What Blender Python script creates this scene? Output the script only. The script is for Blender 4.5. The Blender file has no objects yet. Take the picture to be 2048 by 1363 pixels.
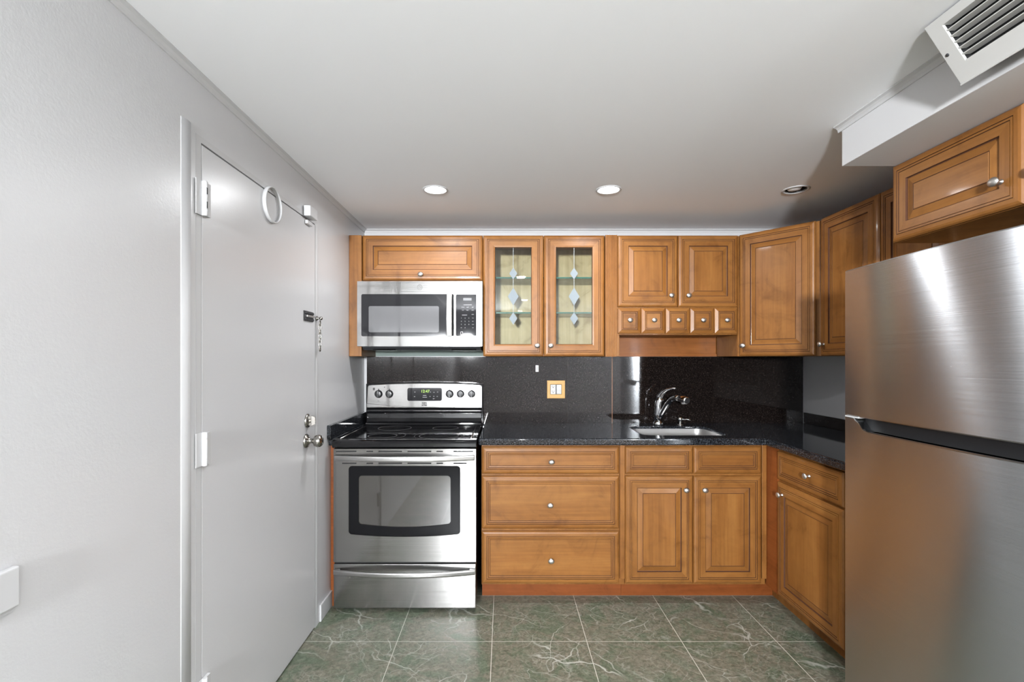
import bpy, bmesh, math, random
from mathutils import Vector, Matrix
random.seed(7)
S = bpy.context.scene
COL = S.collection
V = Vector
UP = V((0, 0, 1))

# ------------------------------------------------------------------ camera, world, lights, exposure
cam = bpy.data.cameras.new('camera')
cam.sensor_width = 36.0
cam.lens = 980.0 / 2048.0 * 36.0
cam.shift_x = 16.0 / 2048.0
cam.shift_y = 36.5 / 2048.0
cam.clip_start = 0.02
camo = bpy.data.objects.new('camera', cam)
camo.location = (0, 0, 1.34)
camo.rotation_euler = (math.radians(90), 0, 0)
COL.objects.link(camo)
S.camera = camo

S.view_settings.view_transform = 'Standard'
S.view_settings.look = 'None'
S.view_settings.gamma = 1.0
S.view_settings.use_curve_mapping = False
S.view_settings.exposure = 0.60
S.cycles.caustics_reflective = False
S.cycles.caustics_refractive = False

W = bpy.data.worlds.new('world')
S.world = W
W.use_nodes = True
W.node_tree.nodes['Background'].inputs['Color'].default_value = (0.80, 0.90, 1.0, 1)
W.node_tree.nodes['Background'].inputs['Strength'].default_value = 1.5

def area(name, loc, target, sx, sy, power, color=(1, 1, 1), shape='RECTANGLE', spread=180):
    l = bpy.data.lights.new(name, 'AREA')
    l.shape = shape; l.size = sx
    if shape in ('RECTANGLE', 'ELLIPSE'): l.size_y = sy
    l.energy = power; l.color = color; l.spread = math.radians(spread)
    o = bpy.data.objects.new(name, l)
    o.location = loc
    d = (V(target) - V(loc)).normalized()
    o.rotation_euler = d.to_track_quat('-Z', 'Y').to_euler()
    COL.objects.link(o)
    return o
# fill daylight through an unseen living-room window added behind the camera
area('fill_daylight', (3.66, -2.3, 1.15), (0, -2.3, 1.15), 2.9, 1.9, 25, (0.96, 0.98, 1.0))
CAN_POWER = 5.3
FILL_UPLIGHT_POWER = 160.0
FILL_HEAD_POWER = 122.0

# ------------------------------------------------------------------ materials
def mat(name, base=(0.8, 0.8, 0.8), rough=0.5, metal=0.0, ior=1.5, coat=0.0, aniso=0.0, emit=None, estr=0.0):
    m = bpy.data.materials.new(name); m.use_nodes = True
    b = m.node_tree.nodes['Principled BSDF']
    b.inputs['Base Color'].default_value = (*base, 1)
    b.inputs['Roughness'].default_value = rough
    b.inputs['Metallic'].default_value = metal
    b.inputs['IOR'].default_value = ior
    b.inputs['Coat Weight'].default_value = coat
    b.inputs['Coat Roughness'].default_value = 0.08
    if aniso:
        b.inputs['Anisotropic'].default_value = aniso
        c = m.node_tree.nodes.new('ShaderNodeCombineXYZ')
        c.inputs[2].default_value = 1.0
        m.node_tree.links.new(c.outputs[0], b.inputs['Tangent'])
    if emit:
        b.inputs['Emission Color'].default_value = (*emit, 1)
        b.inputs['Emission Strength'].default_value = estr
    return m

class NT:
    def __init__(s, m):
        s.t = m.node_tree; s.b = s.t.nodes['Principled BSDF']
    def n(s, kind, **kw):
        x = s.t.nodes.new(kind)
        for k, v in kw.items(): setattr(x, k, v)
        return x
    def l(s, a, b): s.t.links.new(a, b)
    def noise(s, vec, scale, detail=3, rough=0.5, dist=0.0):
        x = s.n('ShaderNodeTexNoise'); x.inputs['Scale'].default_value = scale
        x.inputs['Detail'].default_value = detail; x.inputs['Roughness'].default_value = rough
        x.inputs['Distortion'].default_value = dist
        if vec is not None: s.l(vec, x.inputs['Vector'])
        return x
    def ramp(s, fac, stops):
        r = s.n('ShaderNodeValToRGB'); e = r.color_ramp.elements
        while len(e) < len(stops): e.new(0.5)
        for q, (p, c) in zip(e, stops):
            q.position = p; q.color = (*c, 1) if len(c) == 3 else c
        s.l(fac, r.inputs[0]); return r
    def mix(s, fac, a, b, mode='MIX'):
        x = s.n('ShaderNodeMix', data_type='RGBA', blend_type=mode)
        if isinstance(fac, (int, float)): x.inputs[0].default_value = fac
        else: s.l(fac, x.inputs[0])
        for v, i in ((a, 6), (b, 7)):
            if isinstance(v, tuple): x.inputs[i].default_value = (*v, 1)
            else: s.l(v, x.inputs[i])
        return x.outputs[2]
    def mapping(s, vec, scale, loc=(0, 0, 0)):
        x = s.n('ShaderNodeMapping'); x.inputs['Scale'].default_value = scale
        x.inputs['Location'].default_value = loc
        s.l(vec, x.inputs['Vector']); return x.outputs[0]
    def bump(s, h, strength, dist=0.01):
        x = s.n('ShaderNodeBump'); x.inputs['Strength'].default_value = strength
        x.inputs['Distance'].default_value = dist
        s.l(h, x.inputs['Height']); s.l(x.outputs[0], s.b.inputs['Normal'])

def wood(name, vertical, c0, c1, c2, rough=0.38):
    m = mat(name, c1, rough, ior=1.38, coat=0.05); k = NT(m)
    tc = k.n('ShaderNodeTexCoord'); oi = k.n('ShaderNodeObjectInfo')
    mul = k.n('ShaderNodeVectorMath', operation='SCALE'); mul.inputs[3].default_value = 37.0
    cb = k.n('ShaderNodeCombineXYZ')
    for i in range(3): k.l(oi.outputs['Random'], cb.inputs[i])
    k.l(cb.outputs[0], mul.inputs[0])
    add = k.n('ShaderNodeVectorMath', operation='ADD')
    k.l(tc.outputs['Object'], add.inputs[0]); k.l(mul.outputs[0], add.inputs[1])
    sc = (16, 16, 1.3) if vertical else (1.3, 1.3, 16)
    sc2 = (70, 70, 3.0) if vertical else (3.0, 3.0, 70)
    g1 = k.noise(k.mapping(add.outputs[0], sc), 1.0, 4, 0.55, 0.6)
    g2 = k.noise(k.mapping(add.outputs[0], sc2), 1.0, 3, 0.6)
    blot = k.noise(add.outputs[0], 7.0, 4, 0.6, 1.2)
    r = k.ramp(g1.outputs[0], [(0.28, c0), (0.5, c1), (0.75, c2)])
    a = k.mix(0.30, r.outputs[0], k.ramp(g2.outputs[0], [(0.3, tuple(x * 0.72 for x in c0)), (0.7, c2)]).outputs[0])
    bl = k.ramp(blot.outputs[0], [(0.28, (0.66, 0.60, 0.52)), (0.44, (0.95, 0.94, 0.92)), (0.62, (1.07, 1.07, 1.07))])
    c = k.mix(0.85, a, bl.outputs[0], 'MULTIPLY')
    # glued-up boards, each a slightly different tone
    sp = k.n('ShaderNodeSeparateXYZ'); k.l(add.outputs[0], sp.inputs[0])
    if vertical:
        sm_ = k.n('ShaderNodeMath', operation='ADD'); k.l(sp.outputs[0], sm_.inputs[0]); k.l(sp.outputs[1], sm_.inputs[1]); src = sm_.outputs[0]
    else: src = sp.outputs[2]
    dv = k.n('ShaderNodeMath', operation='DIVIDE'); k.l(src, dv.inputs[0]); dv.inputs[1].default_value = 0.083
    fl = k.n('ShaderNodeMath', operation='FLOOR'); k.l(dv.outputs[0], fl.inputs[0])
    wn = k.n('ShaderNodeTexWhiteNoise', noise_dimensions='1D'); k.l(fl.outputs[0], wn.inputs['W'])
    bd = k.ramp(wn.outputs['Value'], [(0.0, (0.86, 0.84, 0.81)), (1.0, (1.06, 1.06, 1.06))])
    c = k.mix(0.8, c, bd.outputs[0], 'MULTIPLY')
    k.l(c, k.b.inputs['Base Color'])
    k.bump(g2.outputs[0], 0.04, 0.002)
    return m

WC = ((0.205, 0.077, 0.0165), (0.252, 0.103, 0.024), (0.312, 0.141, 0.038))
wood_v = wood('maple_vertical', True, *WC)
wood_h = wood('maple_horizontal', False, *WC)
glaze = mat('dark_glaze', (0.070, 0.022, 0.006), 0.75)
wood_in = wood('birch_interior', True, (0.58, 0.40, 0.22), (0.66, 0.47, 0.28), (0.74, 0.56, 0.36), 0.45)
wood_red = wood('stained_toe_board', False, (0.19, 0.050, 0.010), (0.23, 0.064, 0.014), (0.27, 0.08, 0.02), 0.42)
wood_shade = wood('stained_shaded_back_panel', False, (0.20, 0.066, 0.014), (0.25, 0.085, 0.019), (0.30, 0.11, 0.028))  # niche stain, darkened further to paint in the shade under the drawers
WOODS = [wood_v, wood_h, glaze]

wallp = mat('white_wall_paint', (0.56, 0.56, 0.568), 0.30)
k = NT(wallp); tc = k.n('ShaderNodeTexCoord')
n1 = k.noise(tc.outputs['Object'], 130, 3, 0.6); k.bump(n1.outputs[0], 0.10, 0.004)
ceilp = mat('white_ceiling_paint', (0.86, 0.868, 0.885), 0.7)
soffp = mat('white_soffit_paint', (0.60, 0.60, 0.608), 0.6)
trimp = mat('white_trim_paint', (0.53, 0.53, 0.535), 0.55)
doorp = mat('white_door_paint', (0.56, 0.56, 0.568), 0.30)
k = NT(doorp); tc = k.n('ShaderNodeTexCoord')
n1 = k.noise(tc.outputs['Object'], 160, 3, 0.6); k.bump(n1.outputs[0], 0.08, 0.003)
dark = mat('dark_gap', (0.01, 0.01, 0.01), 0.8)
green_wall = mat('green_grey_old_paint', (0.17, 0.22, 0.20), 0.6)

def granite(name, stops, ior=1.5, rough=0.06, speck=(0.13, 0.12, 0.12)):
    m = mat(name, (0.015, 0.015, 0.017), rough, ior=ior); k = NT(m)
    tc = k.n('ShaderNodeTexCoord')
    v = k.n('ShaderNodeTexVoronoi'); v.inputs['Scale'].default_value = 260
    k.l(tc.outputs['Object'], v.inputs['Vector'])
    n = k.noise(tc.outputs['Object'], 150, 4, 0.7)
    n2 = k.noise(tc.outputs['Object'], 420, 3, 0.7)
    sep = k.n('ShaderNodeSeparateColor'); k.l(v.outputs['Color'], sep.inputs[0])
    c1 = k.ramp(sep.outputs[0], stops)
    r2 = k.ramp(n2.outputs[0], [(0.58, (0, 0, 0)), (0.70, (1, 1, 1))])
    c = k.mix(r2.outputs[0], c1.outputs[0], speck)
    r3 = k.ramp(n.outputs[0], [(0.40, (0.35, 0.35, 0.35)), (0.60, (1, 1, 1))])
    k.l(k.mix(1.0, c, r3.outputs[0], 'MULTIPLY'), k.b.inputs['Base Color'])
    return m
granite_top = granite('blue_black_granite', [(0.0, (0.007, 0.008, 0.010)), (0.55, (0.015, 0.017, 0.021)), (0.80, (0.042, 0.048, 0.058)), (1.0, (0.085, 0.093, 0.105))], 1.42, 0.06, (0.09, 0.09, 0.095))
granite_wall = granite('brown_black_granite', [(0.0, (0.007, 0.005, 0.005)), (0.55, (0.011, 0.008, 0.007)), (0.80, (0.020, 0.014, 0.012)), (1.0, (0.034, 0.026, 0.022))], 1.50, 0.04, (0.034, 0.028, 0.025))

steel = mat('brushed_steel', (0.385, 0.38, 0.374), 0.13, 1.0, aniso=0.95)
steel_dark = mat('brushed_steel_fridge', (0.58, 0.605, 0.63), 0.27, 1.0, aniso=1.0)
range_steel = mat('range_steel', (0.32, 0.314, 0.307), 0.125, 1.0, aniso=0.95)
for m_, st in ((steel, 0.60), (range_steel, 0.40), (steel_dark, 0.50)):      # fine horizontal brush lines tilt the normal up and down
    k = NT(m_); tc = k.n('ShaderNodeTexCoord'); ge = k.n('ShaderNodeNewGeometry')
    nn = k.noise(k.mapping(tc.outputs['Object'], (2.0, 2.0, 6000)), 1.0, 1, 0.5)
    sb = k.n('ShaderNodeMath', operation='SUBTRACT'); k.l(nn.outputs[0], sb.inputs[0]); sb.inputs[1].default_value = 0.5
    ml = k.n('ShaderNodeMath', operation='MULTIPLY'); k.l(sb.outputs[0], ml.inputs[0]); ml.inputs[1].default_value = st
    cb = k.n('ShaderNodeCombineXYZ'); k.l(ml.outputs[0], cb.inputs[2])
    ad = k.n('ShaderNodeVectorMath', operation='ADD'); k.l(ge.outputs['Normal'], ad.inputs[0]); k.l(cb.outputs[0], ad.inputs[1])
    no = k.n('ShaderNodeVectorMath', operation='NORMALIZE'); k.l(ad.outputs[0], no.inputs[0]); k.l(no.outputs[0], k.b.inputs['Normal'])
steel_plain = mat('satin_steel', (0.62, 0.61, 0.60), 0.22, 1.0)
handle_steel = mat('handle_steel', (0.42, 0.412, 0.404), 0.30, 1.0)
sink_steel = mat('sink_steel', (0.62, 0.61, 0.60), 0.36, 1.0)
chrome = mat('chrome', (0.80, 0.81, 0.83), 0.06, 1.0)
nickel = mat('satin_nickel', (0.60, 0.585, 0.56), 0.42, 1.0)
door_metal = mat('dark_satin_nickel', (0.36, 0.345, 0.32), 0.20, 1.0)
black_gloss = mat('black_gloss', (0.006, 0.006, 0.007), 0.07, ior=1.5)
black_glass = mat('black_oven_glass', (0.008, 0.008, 0.009), 0.12, ior=1.2)
oven_glass = mat('coated_oven_glass', (0.035, 0.032, 0.028), 0.04, ior=1.95)
micro_mesh = mat('microwave_window_screen', (0.14, 0.14, 0.145), 0.05, ior=1.45)
micro_black = mat('microwave_black', (0.022, 0.022, 0.024), 0.03, ior=1.28)
ceran = mat('black_ceramic_glass', (0.006, 0.006, 0.007), 0.06, ior=1.5)
ring_grey = mat('grey_print', (0.07, 0.07, 0.07), 0.4)
legend = mat('pale_legend', (0.42, 0.42, 0.42), 0.5)
legend_dark = mat('dark_legend', (0.02, 0.018, 0.016), 0.5)
black_plastic = mat('black_plastic', (0.015, 0.015, 0.016), 0.35)
grey_plastic = mat('dark_grey_plastic', (0.035, 0.036, 0.038), 0.30)
recess_black = mat('recess_black', (0.012, 0.012, 0.013), 0.45, ior=1.35)
fridge_side = mat('fridge_grey_side', (0.030, 0.029, 0.030), 0.5)
white_plastic = mat('white_plastic', (0.62, 0.62, 0.615), 0.35)
offwhite = mat('offwhite_vent_paint', (0.50, 0.495, 0.48), 0.45)
gold_wood = mat('pale_varnished_wood_plate', (0.58, 0.33, 0.085), 0.35)
copper = mat('copper_brown_filler', (0.17, 0.07, 0.03), 0.35)
lcd = mat('green_led_digits', (0.1, 0.2, 0.02), 0.5, emit=(0.45, 0.75, 0.10), estr=0.9)
lens_on = mat('lit_lamp_lens', (1, 1, 1), 0.5, emit=(1.0, 0.985, 0.96), estr=24.0)
lens_off = mat('unlit_bulb', (0.75, 0.75, 0.75), 0.35)
etched = mat('etched_white_glass', (0.185, 0.215, 0.235), 0.6)
lead = mat('grey_lead_line', (0.25, 0.27, 0.265), 0.5)
shelf_edge = mat('green_glass_edge', (0.03, 0.13, 0.11), 0.15)
carpet = mat('living_room_oak_floor', (0.52, 0.44, 0.36), 0.4)
dark_door = mat('dark_brown_door_paint', (0.05, 0.035, 0.028), 0.4)

def thin_glass(name, tint, f0):
    m = bpy.data.materials.new(name); m.use_nodes = True; t = m.node_tree; t.nodes.clear()
    out = t.nodes.new('ShaderNodeOutputMaterial'); mx = t.nodes.new('ShaderNodeMixShader')
    tr = t.nodes.new('ShaderNodeBsdfTransparent'); gl = t.nodes.new('ShaderNodeBsdfGlossy')
    tr.inputs[0].default_value = (*tint, 1); gl.inputs['Roughness'].default_value = 0.02
    fr = t.nodes.new('ShaderNodeFresnel'); fr.inputs[0].default_value = f0
    t.links.new(fr.outputs[0], mx.inputs[0]); t.links.new(tr.outputs[0], mx.inputs[1])
    t.links.new(gl.outputs[0], mx.inputs[2]); t.links.new(mx.outputs[0], out.inputs[0])
    return m
pane_glass = thin_glass('clear_pane_glass', (0.93, 0.97, 0.94), 1.5)
shelf_glass = thin_glass('green_shelf_glass', (0.86, 0.95, 0.91), 1.5)

# marble floor tile
tile = mat('green_marble_tile', (0.1, 0.12, 0.09), 0.34, ior=1.42); k = NT(tile)
tc = k.n('ShaderNodeTexCoord'); P = tc.outputs['Object']
TS = 0.4505
br = k.n('ShaderNodeTexBrick'); br.offset = 0.0; br.squash = 1.0
br.inputs['Scale'].default_value = 1.0; br.inputs['Mortar Size'].default_value = 0.0016
br.inputs['Mortar Smooth'].default_value = 0.1
br.inputs['Brick Width'].default_value = TS; br.inputs['Row Height'].default_value = TS
k.l(k.mapping(P, (1, 1, 1), (0.057 + TS * 10, -2.328 + TS * 30, 0)), br.inputs['Vector'])
big = k.noise(P, 5.0, 7, 0.66, 0.6)
fine = k.noise(P, 46, 6, 0.72, 0.8)
base = k.ramp(big.outputs[0], [(0.28, (0.068, 0.094, 0.060)), (0.42, (0.110, 0.134, 0.094)), (0.52, (0.160, 0.152, 0.118)), (0.62, (0.125, 0.142, 0.104)), (0.76, (0.250, 0.240, 0.200))])
fr = k.ramp(fine.outputs[0], [(0.32, (0.48, 0.49, 0.46)), (0.68, (1.52, 1.52, 1.50))])
c = k.mix(0.9, base.outputs[0], fr.outputs[0], 'MULTIPLY')
warp = k.noise(P, 2.4, 4, 0.55)
wv = k.n('ShaderNodeVectorMath', operation='SCALE'); wv.inputs[3].default_value = 0.30; k.l(warp.outputs['Color'], wv.inputs[0])
wa = k.n('ShaderNodeVectorMath', operation='ADD'); k.l(P, wa.inputs[0]); k.l(wv.outputs[0], wa.inputs[1])
def veins(scale, width, mask_scale, m0, m1, stretch, off, rot, amount=1.0):
    """thin cracks along one slanted direction, broken up by a mask"""
    global c
    vo = k.n('ShaderNodeTexVoronoi', feature='DISTANCE_TO_EDGE'); vo.inputs['Scale'].default_value = scale
    ro = k.n('ShaderNodeMapping'); ro.inputs['Rotation'].default_value = (0, 0, math.radians(rot)); k.l(wa.outputs[0], ro.inputs['Vector'])
    k.l(k.mapping(ro.outputs[0], stretch, off), vo.inputs['Vector'])
    r = k.ramp(vo.outputs['Distance'], [(0.0, (amount,) * 3), (width * .45, (amount * .7,) * 3), (width, (0, 0, 0))])
    mk = k.ramp(k.noise(k.mapping(P, (1, 1, 1), off), mask_scale, 3, 0.5).outputs[0], [(m0, (0, 0, 0)), (m1, (1, 1, 1))])
    f = k.mix(1.0, r.outputs[0], mk.outputs[0], 'MULTIPLY')
    c = k.mix(f, c, (0.46, 0.47, 0.42))
veins(2.2, 0.012, 2.6, 0.48, 0.62, (0.55, 1.9, 1.0), (0, 0, 0), 35, .9)
veins(3.2, 0.012, 3.4, 0.52, 0.64, (0.6, 1.8, 1.0), (3.1, 1.7, 0), -48, .9)
veins(8.0, 0.017, 3.0, 0.46, 0.66, (0.7, 1.6, 1.0), (7.3, 4.2, 0), 25, .6)
veins(15.0, 0.024, 4.0, 0.48, 0.68, (0.7, 1.5, 1.0), (2.3, 9.2, 0), -30, .5)
veins(34.0, 0.06, 6.0, 0.45, 0.70, (0.8, 1.3, 1.0), (5.3, 1.2, 0), 15, .35)
c = k.mix(br.outputs['Fac'], c, (0.52, 0.51, 0.45))
k.l(c, k.b.inputs['Base Color'])

# ------------------------------------------------------------------ mesh helpers
class MB:
    def __init__(s): s.bm = bmesh.new()
    def face(s, pts, m=0, smooth=False):
        f = s.bm.faces.new([s.bm.verts.new(p) for p in pts]); f.material_index = m; f.smooth = smooth; return f
    def box(s, x0, x1, y0, y1, z0, z1, m=0):
        v = [s.bm.verts.new(p) for p in ((x0,y0,z0),(x1,y0,z0),(x1,y1,z0),(x0,y1,z0),(x0,y0,z1),(x1,y0,z1),(x1,y1,z1),(x0,y1,z1))]
        for q in ((0,3,2,1),(4,5,6,7),(0,1,5,4),(1,2,6,5),(2,3,7,6),(3,0,4,7)):
            s.bm.faces.new([v[i] for i in q]).material_index = m
        return s
    def fbox(s, F, a0, a1, b0, b1, c0, c1, m=0):
        v = [s.bm.verts.new(F(*p)) for p in ((a0,b0,c0),(a1,b0,c0),(a1,b1,c0),(a0,b1,c0),(a0,b0,c1),(a1,b0,c1),(a1,b1,c1),(a0,b1,c1))]
        for q in ((0,3,2,1),(4,5,6,7),(0,1,5,4),(1,2,6,5),(2,3,7,6),(3,0,4,7)):
            s.bm.faces.new([v[i] for i in q]).material_index = m
        return s
    def prism(s, F, poly, c0, c1, m=0, smooth=False):
        """poly in the (a, b) plane of frame F, from c0 to c1"""
        A = [s.bm.verts.new(F(a, b, c0)) for a, b in poly]; B = [s.bm.verts.new(F(a, b, c1)) for a, b in poly]
        n = len(poly)
        s.bm.faces.new(A[::-1]).material_index = m; s.bm.faces.new(B).material_index = m
        for i in range(n):
            f = s.bm.faces.new((A[i], A[(i+1) % n], B[(i+1) % n], B[i])); f.material_index = m; f.smooth = smooth
        return s
    def rings(s, rs, m=0, closed=True, smooth=True, cap0=True, cap1=True):
        L = [[s.bm.verts.new(p) for p in r] for r in rs]
        for A, B in zip(L, L[1:]):
            n = len(A)
            for i in range(n if closed else n - 1):
                f = s.bm.faces.new((A[i], A[(i+1) % n], B[(i+1) % n], B[i])); f.material_index = m; f.smooth = smooth
        if cap0: s.bm.faces.new(L[0][::-1]).material_index = m
        if cap1: s.bm.faces.new(L[-1]).material_index = m
        return s
    def lathe(s, O, axis, prof, seg=24, m=0, smooth=True, sx=1.0, sy=1.0, cap0=True, cap1=True):
        ax = V(axis).normalized(); t = V((0, 0, 1)) if abs(ax.z) < 0.9 else V((1, 0, 0))
        u = ax.cross(t).normalized(); w = ax.cross(u).normalized(); O = V(O)
        rs = [[O + ax * h + (u * (math.cos(2*math.pi*i/seg) * sx) + w * (math.sin(2*math.pi*i/seg) * sy)) * max(r, 1e-5) for i in range(seg)] for r, h in prof]
        return s.rings(rs, m, True, smooth, cap0, cap1)
    def tube(s, pts, rad, seg=12, m=0, closed=False, flat=1.0, flat_dir=None):
        pts = [V(p) for p in pts]; n = len(pts)
        rad = [rad] * n if isinstance(rad, (int, float)) else rad
        rs = []; prev = None
        for i, p in enumerate(pts):
            a = pts[(i - 1) % n] if closed or i > 0 else pts[0]; b = pts[(i + 1) % n] if closed or i < n - 1 else pts[-1]
            t = (b - a).normalized()
            ref = V(flat_dir) if flat_dir else (prev if prev is not None else (UP if abs(t.z) < 0.9 else V((1, 0, 0))))
            u = (ref - t * ref.dot(t)).normalized(); w = t.cross(u); prev = u
            rs.append([p + (u * math.cos(2*math.pi*j/seg) + w * (math.sin(2*math.pi*j/seg) * flat)) * rad[i] for j in range(seg)])
        if closed: return s.rings(rs + [rs[0]], m, True, True, False, False)
        return s.rings(rs, m)
    def text(s, F, txt, size, a, b, c, m=0, depth=0.0004, align='CENTER', bold=0.0):
        cu = bpy.data.curves.new('t', 'FONT'); cu.body = txt; cu.size = size; cu.align_x = align; cu.align_y = 'CENTER'
        cu.extrude = depth; cu.resolution_u = 2; cu.offset = bold
        o = bpy.data.objects.new('t', cu); COL.objects.link(o)
        dg = bpy.context.evaluated_depsgraph_get(); me = bpy.data.meshes.new_from_object(o.evaluated_get(dg))
        vs = [s.bm.verts.new(F(a + v.co.x, b + v.co.y, c + v.co.z)) for v in me.vertices]
        for p in me.polygons:
            try: s.bm.faces.new([vs[i] for i in p.vertices]).material_index = m
            except ValueError: pass
        bpy.data.objects.remove(o); bpy.data.curves.remove(cu); bpy.data.meshes.remove(me)
        return s

BASE = {}
def thing(name, label, cat, loc=(0, 0, 0), group=None, kind=None):
    o = bpy.data.objects.new(name, None); o.empty_display_size = 0.05
    COL.objects.link(o); o.location = loc; BASE[o] = V(loc)
    if kind: o['kind'] = kind
    if label: o['label'] = label
    if cat: o['category'] = cat
    if group: o['group'] = group
    return o
def obj(name, mb, mats, parent=None, bevel=0.0, seg=2, origin=None, label=None, weld=False):
    base = BASE[parent] if parent is not None else (V(origin) if origin else V((0, 0, 0)))
    bm = mb.bm
    if weld: bmesh.ops.remove_doubles(bm, verts=bm.verts, dist=1e-5)
    bmesh.ops.recalc_face_normals(bm, faces=bm.faces)
    bmesh.ops.translate(bm, verts=bm.verts, vec=-base)
    me = bpy.data.meshes.new(name); bm.to_mesh(me); bm.free()
    for m in (mats if isinstance(mats, (list, tuple)) else [mats]): me.materials.append(m)
    o = bpy.data.objects.new(name, me); COL.objects.link(o)
    if parent is not None: o.parent = parent
    else: o.location = base
    BASE[o] = base
    if bevel:
        b = o.modifiers.new('bevel', 'BEVEL'); b.width = bevel; b.segments = seg; b.limit_method = 'ANGLE'; b.angle_limit = math.radians(40)
    if label: o['label'] = label
    return o
def tag(o, label, cat, group=None):
    o['label'] = label; o['category'] = cat
    if group: o['group'] = group
    return o
def structure(name, mb, mats, parent=None, bevel=0.0):
    o = obj(name, mb, mats, parent, bevel)
    if parent is None: o['kind'] = 'structure'
    return o
def frame(O, u, n, v=UP):
    O = V(O); u = V(u).normalized(); n = V(n).normalized(); v = V(v).normalized()
    return lambda a, b, c=0.0: O + u * a + v * b + n * c
XYZ = lambda a, b, c: V((a, b, c))
def rrect(a0, a1, b0, b1, r, seg=5):
    pts = []
    for cx, cy, st in ((a1 - r, b1 - r, 0), (a0 + r, b1 - r, 90), (a0 + r, b0 + r, 180), (a1 - r, b0 + r, 270)):
        for i in range(seg + 1):
            t = math.radians(st + 90 * i / seg); pts.append((cx + r * math.cos(t), cy + r * math.sin(t)))
    return pts
def ring_plate(mb, F, outer, inner, c0, c1, m=0):
    """flat plate with a hole: outer and inner outlines of equal length"""
    n = len(outer)
    L = [[mb.bm.verts.new(F(a, b, c)) for a, b in p] for p, c in ((outer, c0), (outer, c1), (inner, c1), (inner, c0))]
    for A, B in zip(L, L[1:] + L[:1]):
        for i in range(n): mb.bm.faces.new((A[i], A[(i+1) % n], B[(i+1) % n], B[i])).material_index = m

# ---- cabinet fronts: concentric moulded rings; grooves carry the dark glaze
G = True
DOOR = [(0, -.020, 0), (0, -.009, 0), (.005, -.0035, 0), (.012, -.001, 0), (.0235, 0, 0), (.0241, -.0030, G), (.0258, -.0030, G), (.0264, -.0002, 0),
        (.0325, -.0002, 0), (.0330, -.0030, G), (.0347, -.0030, G), (.0353, -.0010, 0), (.0640, -.0012, 0), (.0650, -.0075, G), (.0680, -.0080, G),
        (.0690, -.0085, 0), (.0945, -.0030, 0), (.0952, -.0040, G), (.0972, -.0040, G), (.0980, -.0022, 0)]
DRAWER = [(0, -.020, 0), (0, -.009, 0), (.005, -.0035, 0), (.012, -.001, 0), (.0250, 0, 0), (.0256, -.0030, G), (.0273, -.0030, G), (.0279, -.0002, 0),
          (.0335, -.0002, 0), (.0340, -.0030, G), (.0357, -.0030, G), (.0364, -.0014, 0), (.0430, -.0020, 0), (.0436, -.0032, G), (.0452, -.0032, G), (.0460, -.0018, 0)]
SPICE = [(0, -.020, 0), (0, -.010, 0), (.003, -.0065, 0), (.0210, 0, 0), (.0216, -.0030, G), (.0240, -.0030, G), (.0246, -.0002, 0), (.0290, -.0002, 0),
         (.0296, -.0032, G), (.0322, -.0032, G), (.0330, -.0016, 0)]
GLASSFRAME = DOOR[:13] + [(.0720, -.0030, 0), (.0740, -.0090, G), (.0750, -.0180, 0)]
def front(name, F, w, h, prof, parent, grain='V', hollow=False):
    mb = MB(); bm = mb.bm
    rings = []
    for ins, c, g in prof:
        rings.append([bm.verts.new(F(*p)) for p in ((ins, ins, c), (w - ins, ins, c), (w - ins, h - ins, c), (ins, h - ins, c))])
    for i in range(len(rings) - 1):
        A, B = rings[i], rings[i + 1]; gl = prof[i][2]
        gl = bool(prof[i + 1][2])
        for j in range(4):
            f = bm.faces.new((A[j], A[(j+1) % 4], B[(j+1) % 4], B[j]))
            f.material_index = 2 if gl else (1 if j in (0, 2) else 0)
    if not hollow: bm.faces.new(rings[-1]).material_index = 0 if grain == 'V' else 1
    else:
        A, B = rings[-1], rings[0]
        for j in range(4): bm.faces.new((A[j], A[(j+1) % 4], B[(j+1) % 4], B[j])).material_index = 0
    if not hollow: bm.faces.new(rings[0][::-1]).material_index = 0
    return obj(name, mb, WOODS, parent)

_km = None
def knob(F, a, b, parent, c=0.0):
    """faceted oval pull on a short stem"""
    global _km
    if _km is None:
        mb = MB()
        mb.lathe((0, 0, 0), (0, 0, 1), [(.0085, -.002), (.0085, .0015), (.0055, .003), (.0048, .012), (.0070, .015), (.0135, .019), (.0158, .022), (.0150, .0245), (.0085, .0285), (.0015, .0300)], 20, sx=0.88, sy=1.08)
        bmesh.ops.recalc_face_normals(mb.bm, faces=mb.bm.faces)
        _km = bpy.data.meshes.new('knob'); mb.bm.to_mesh(_km); mb.bm.free(); _km.materials.append(nickel)
    o = bpy.data.objects.new('knob', _km); COL.objects.link(o); o.parent = parent
    n = (F(0, 0, 1) - F(0, 0, 0)); o.location = F(a, b, c) - BASE[parent]
    o.rotation_euler = n.to_track_quat('Z', 'Y').to_euler()
    BASE[o] = BASE[parent]
    return o

# ------------------------------------------------------------------ room shell
WL, WR, YB, ZC = -0.943, 2.03, 3.31, 2.215        # left wall, right wall, back wall, ceiling
YF, XR2, YRET = -4.0, 3.6, -0.45                   # living room behind the camera
mb = MB(); mb.box(WL - .15, XR2 + .12, YF - .12, YB + .12, -0.08, 0.0)
floor = structure('floor', mb, tile)
mb = MB(); mb.box(WL + .02, XR2, YF, -1.6, 0.0005, 0.006)
structure('floor_living_room', mb, carpet)

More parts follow.
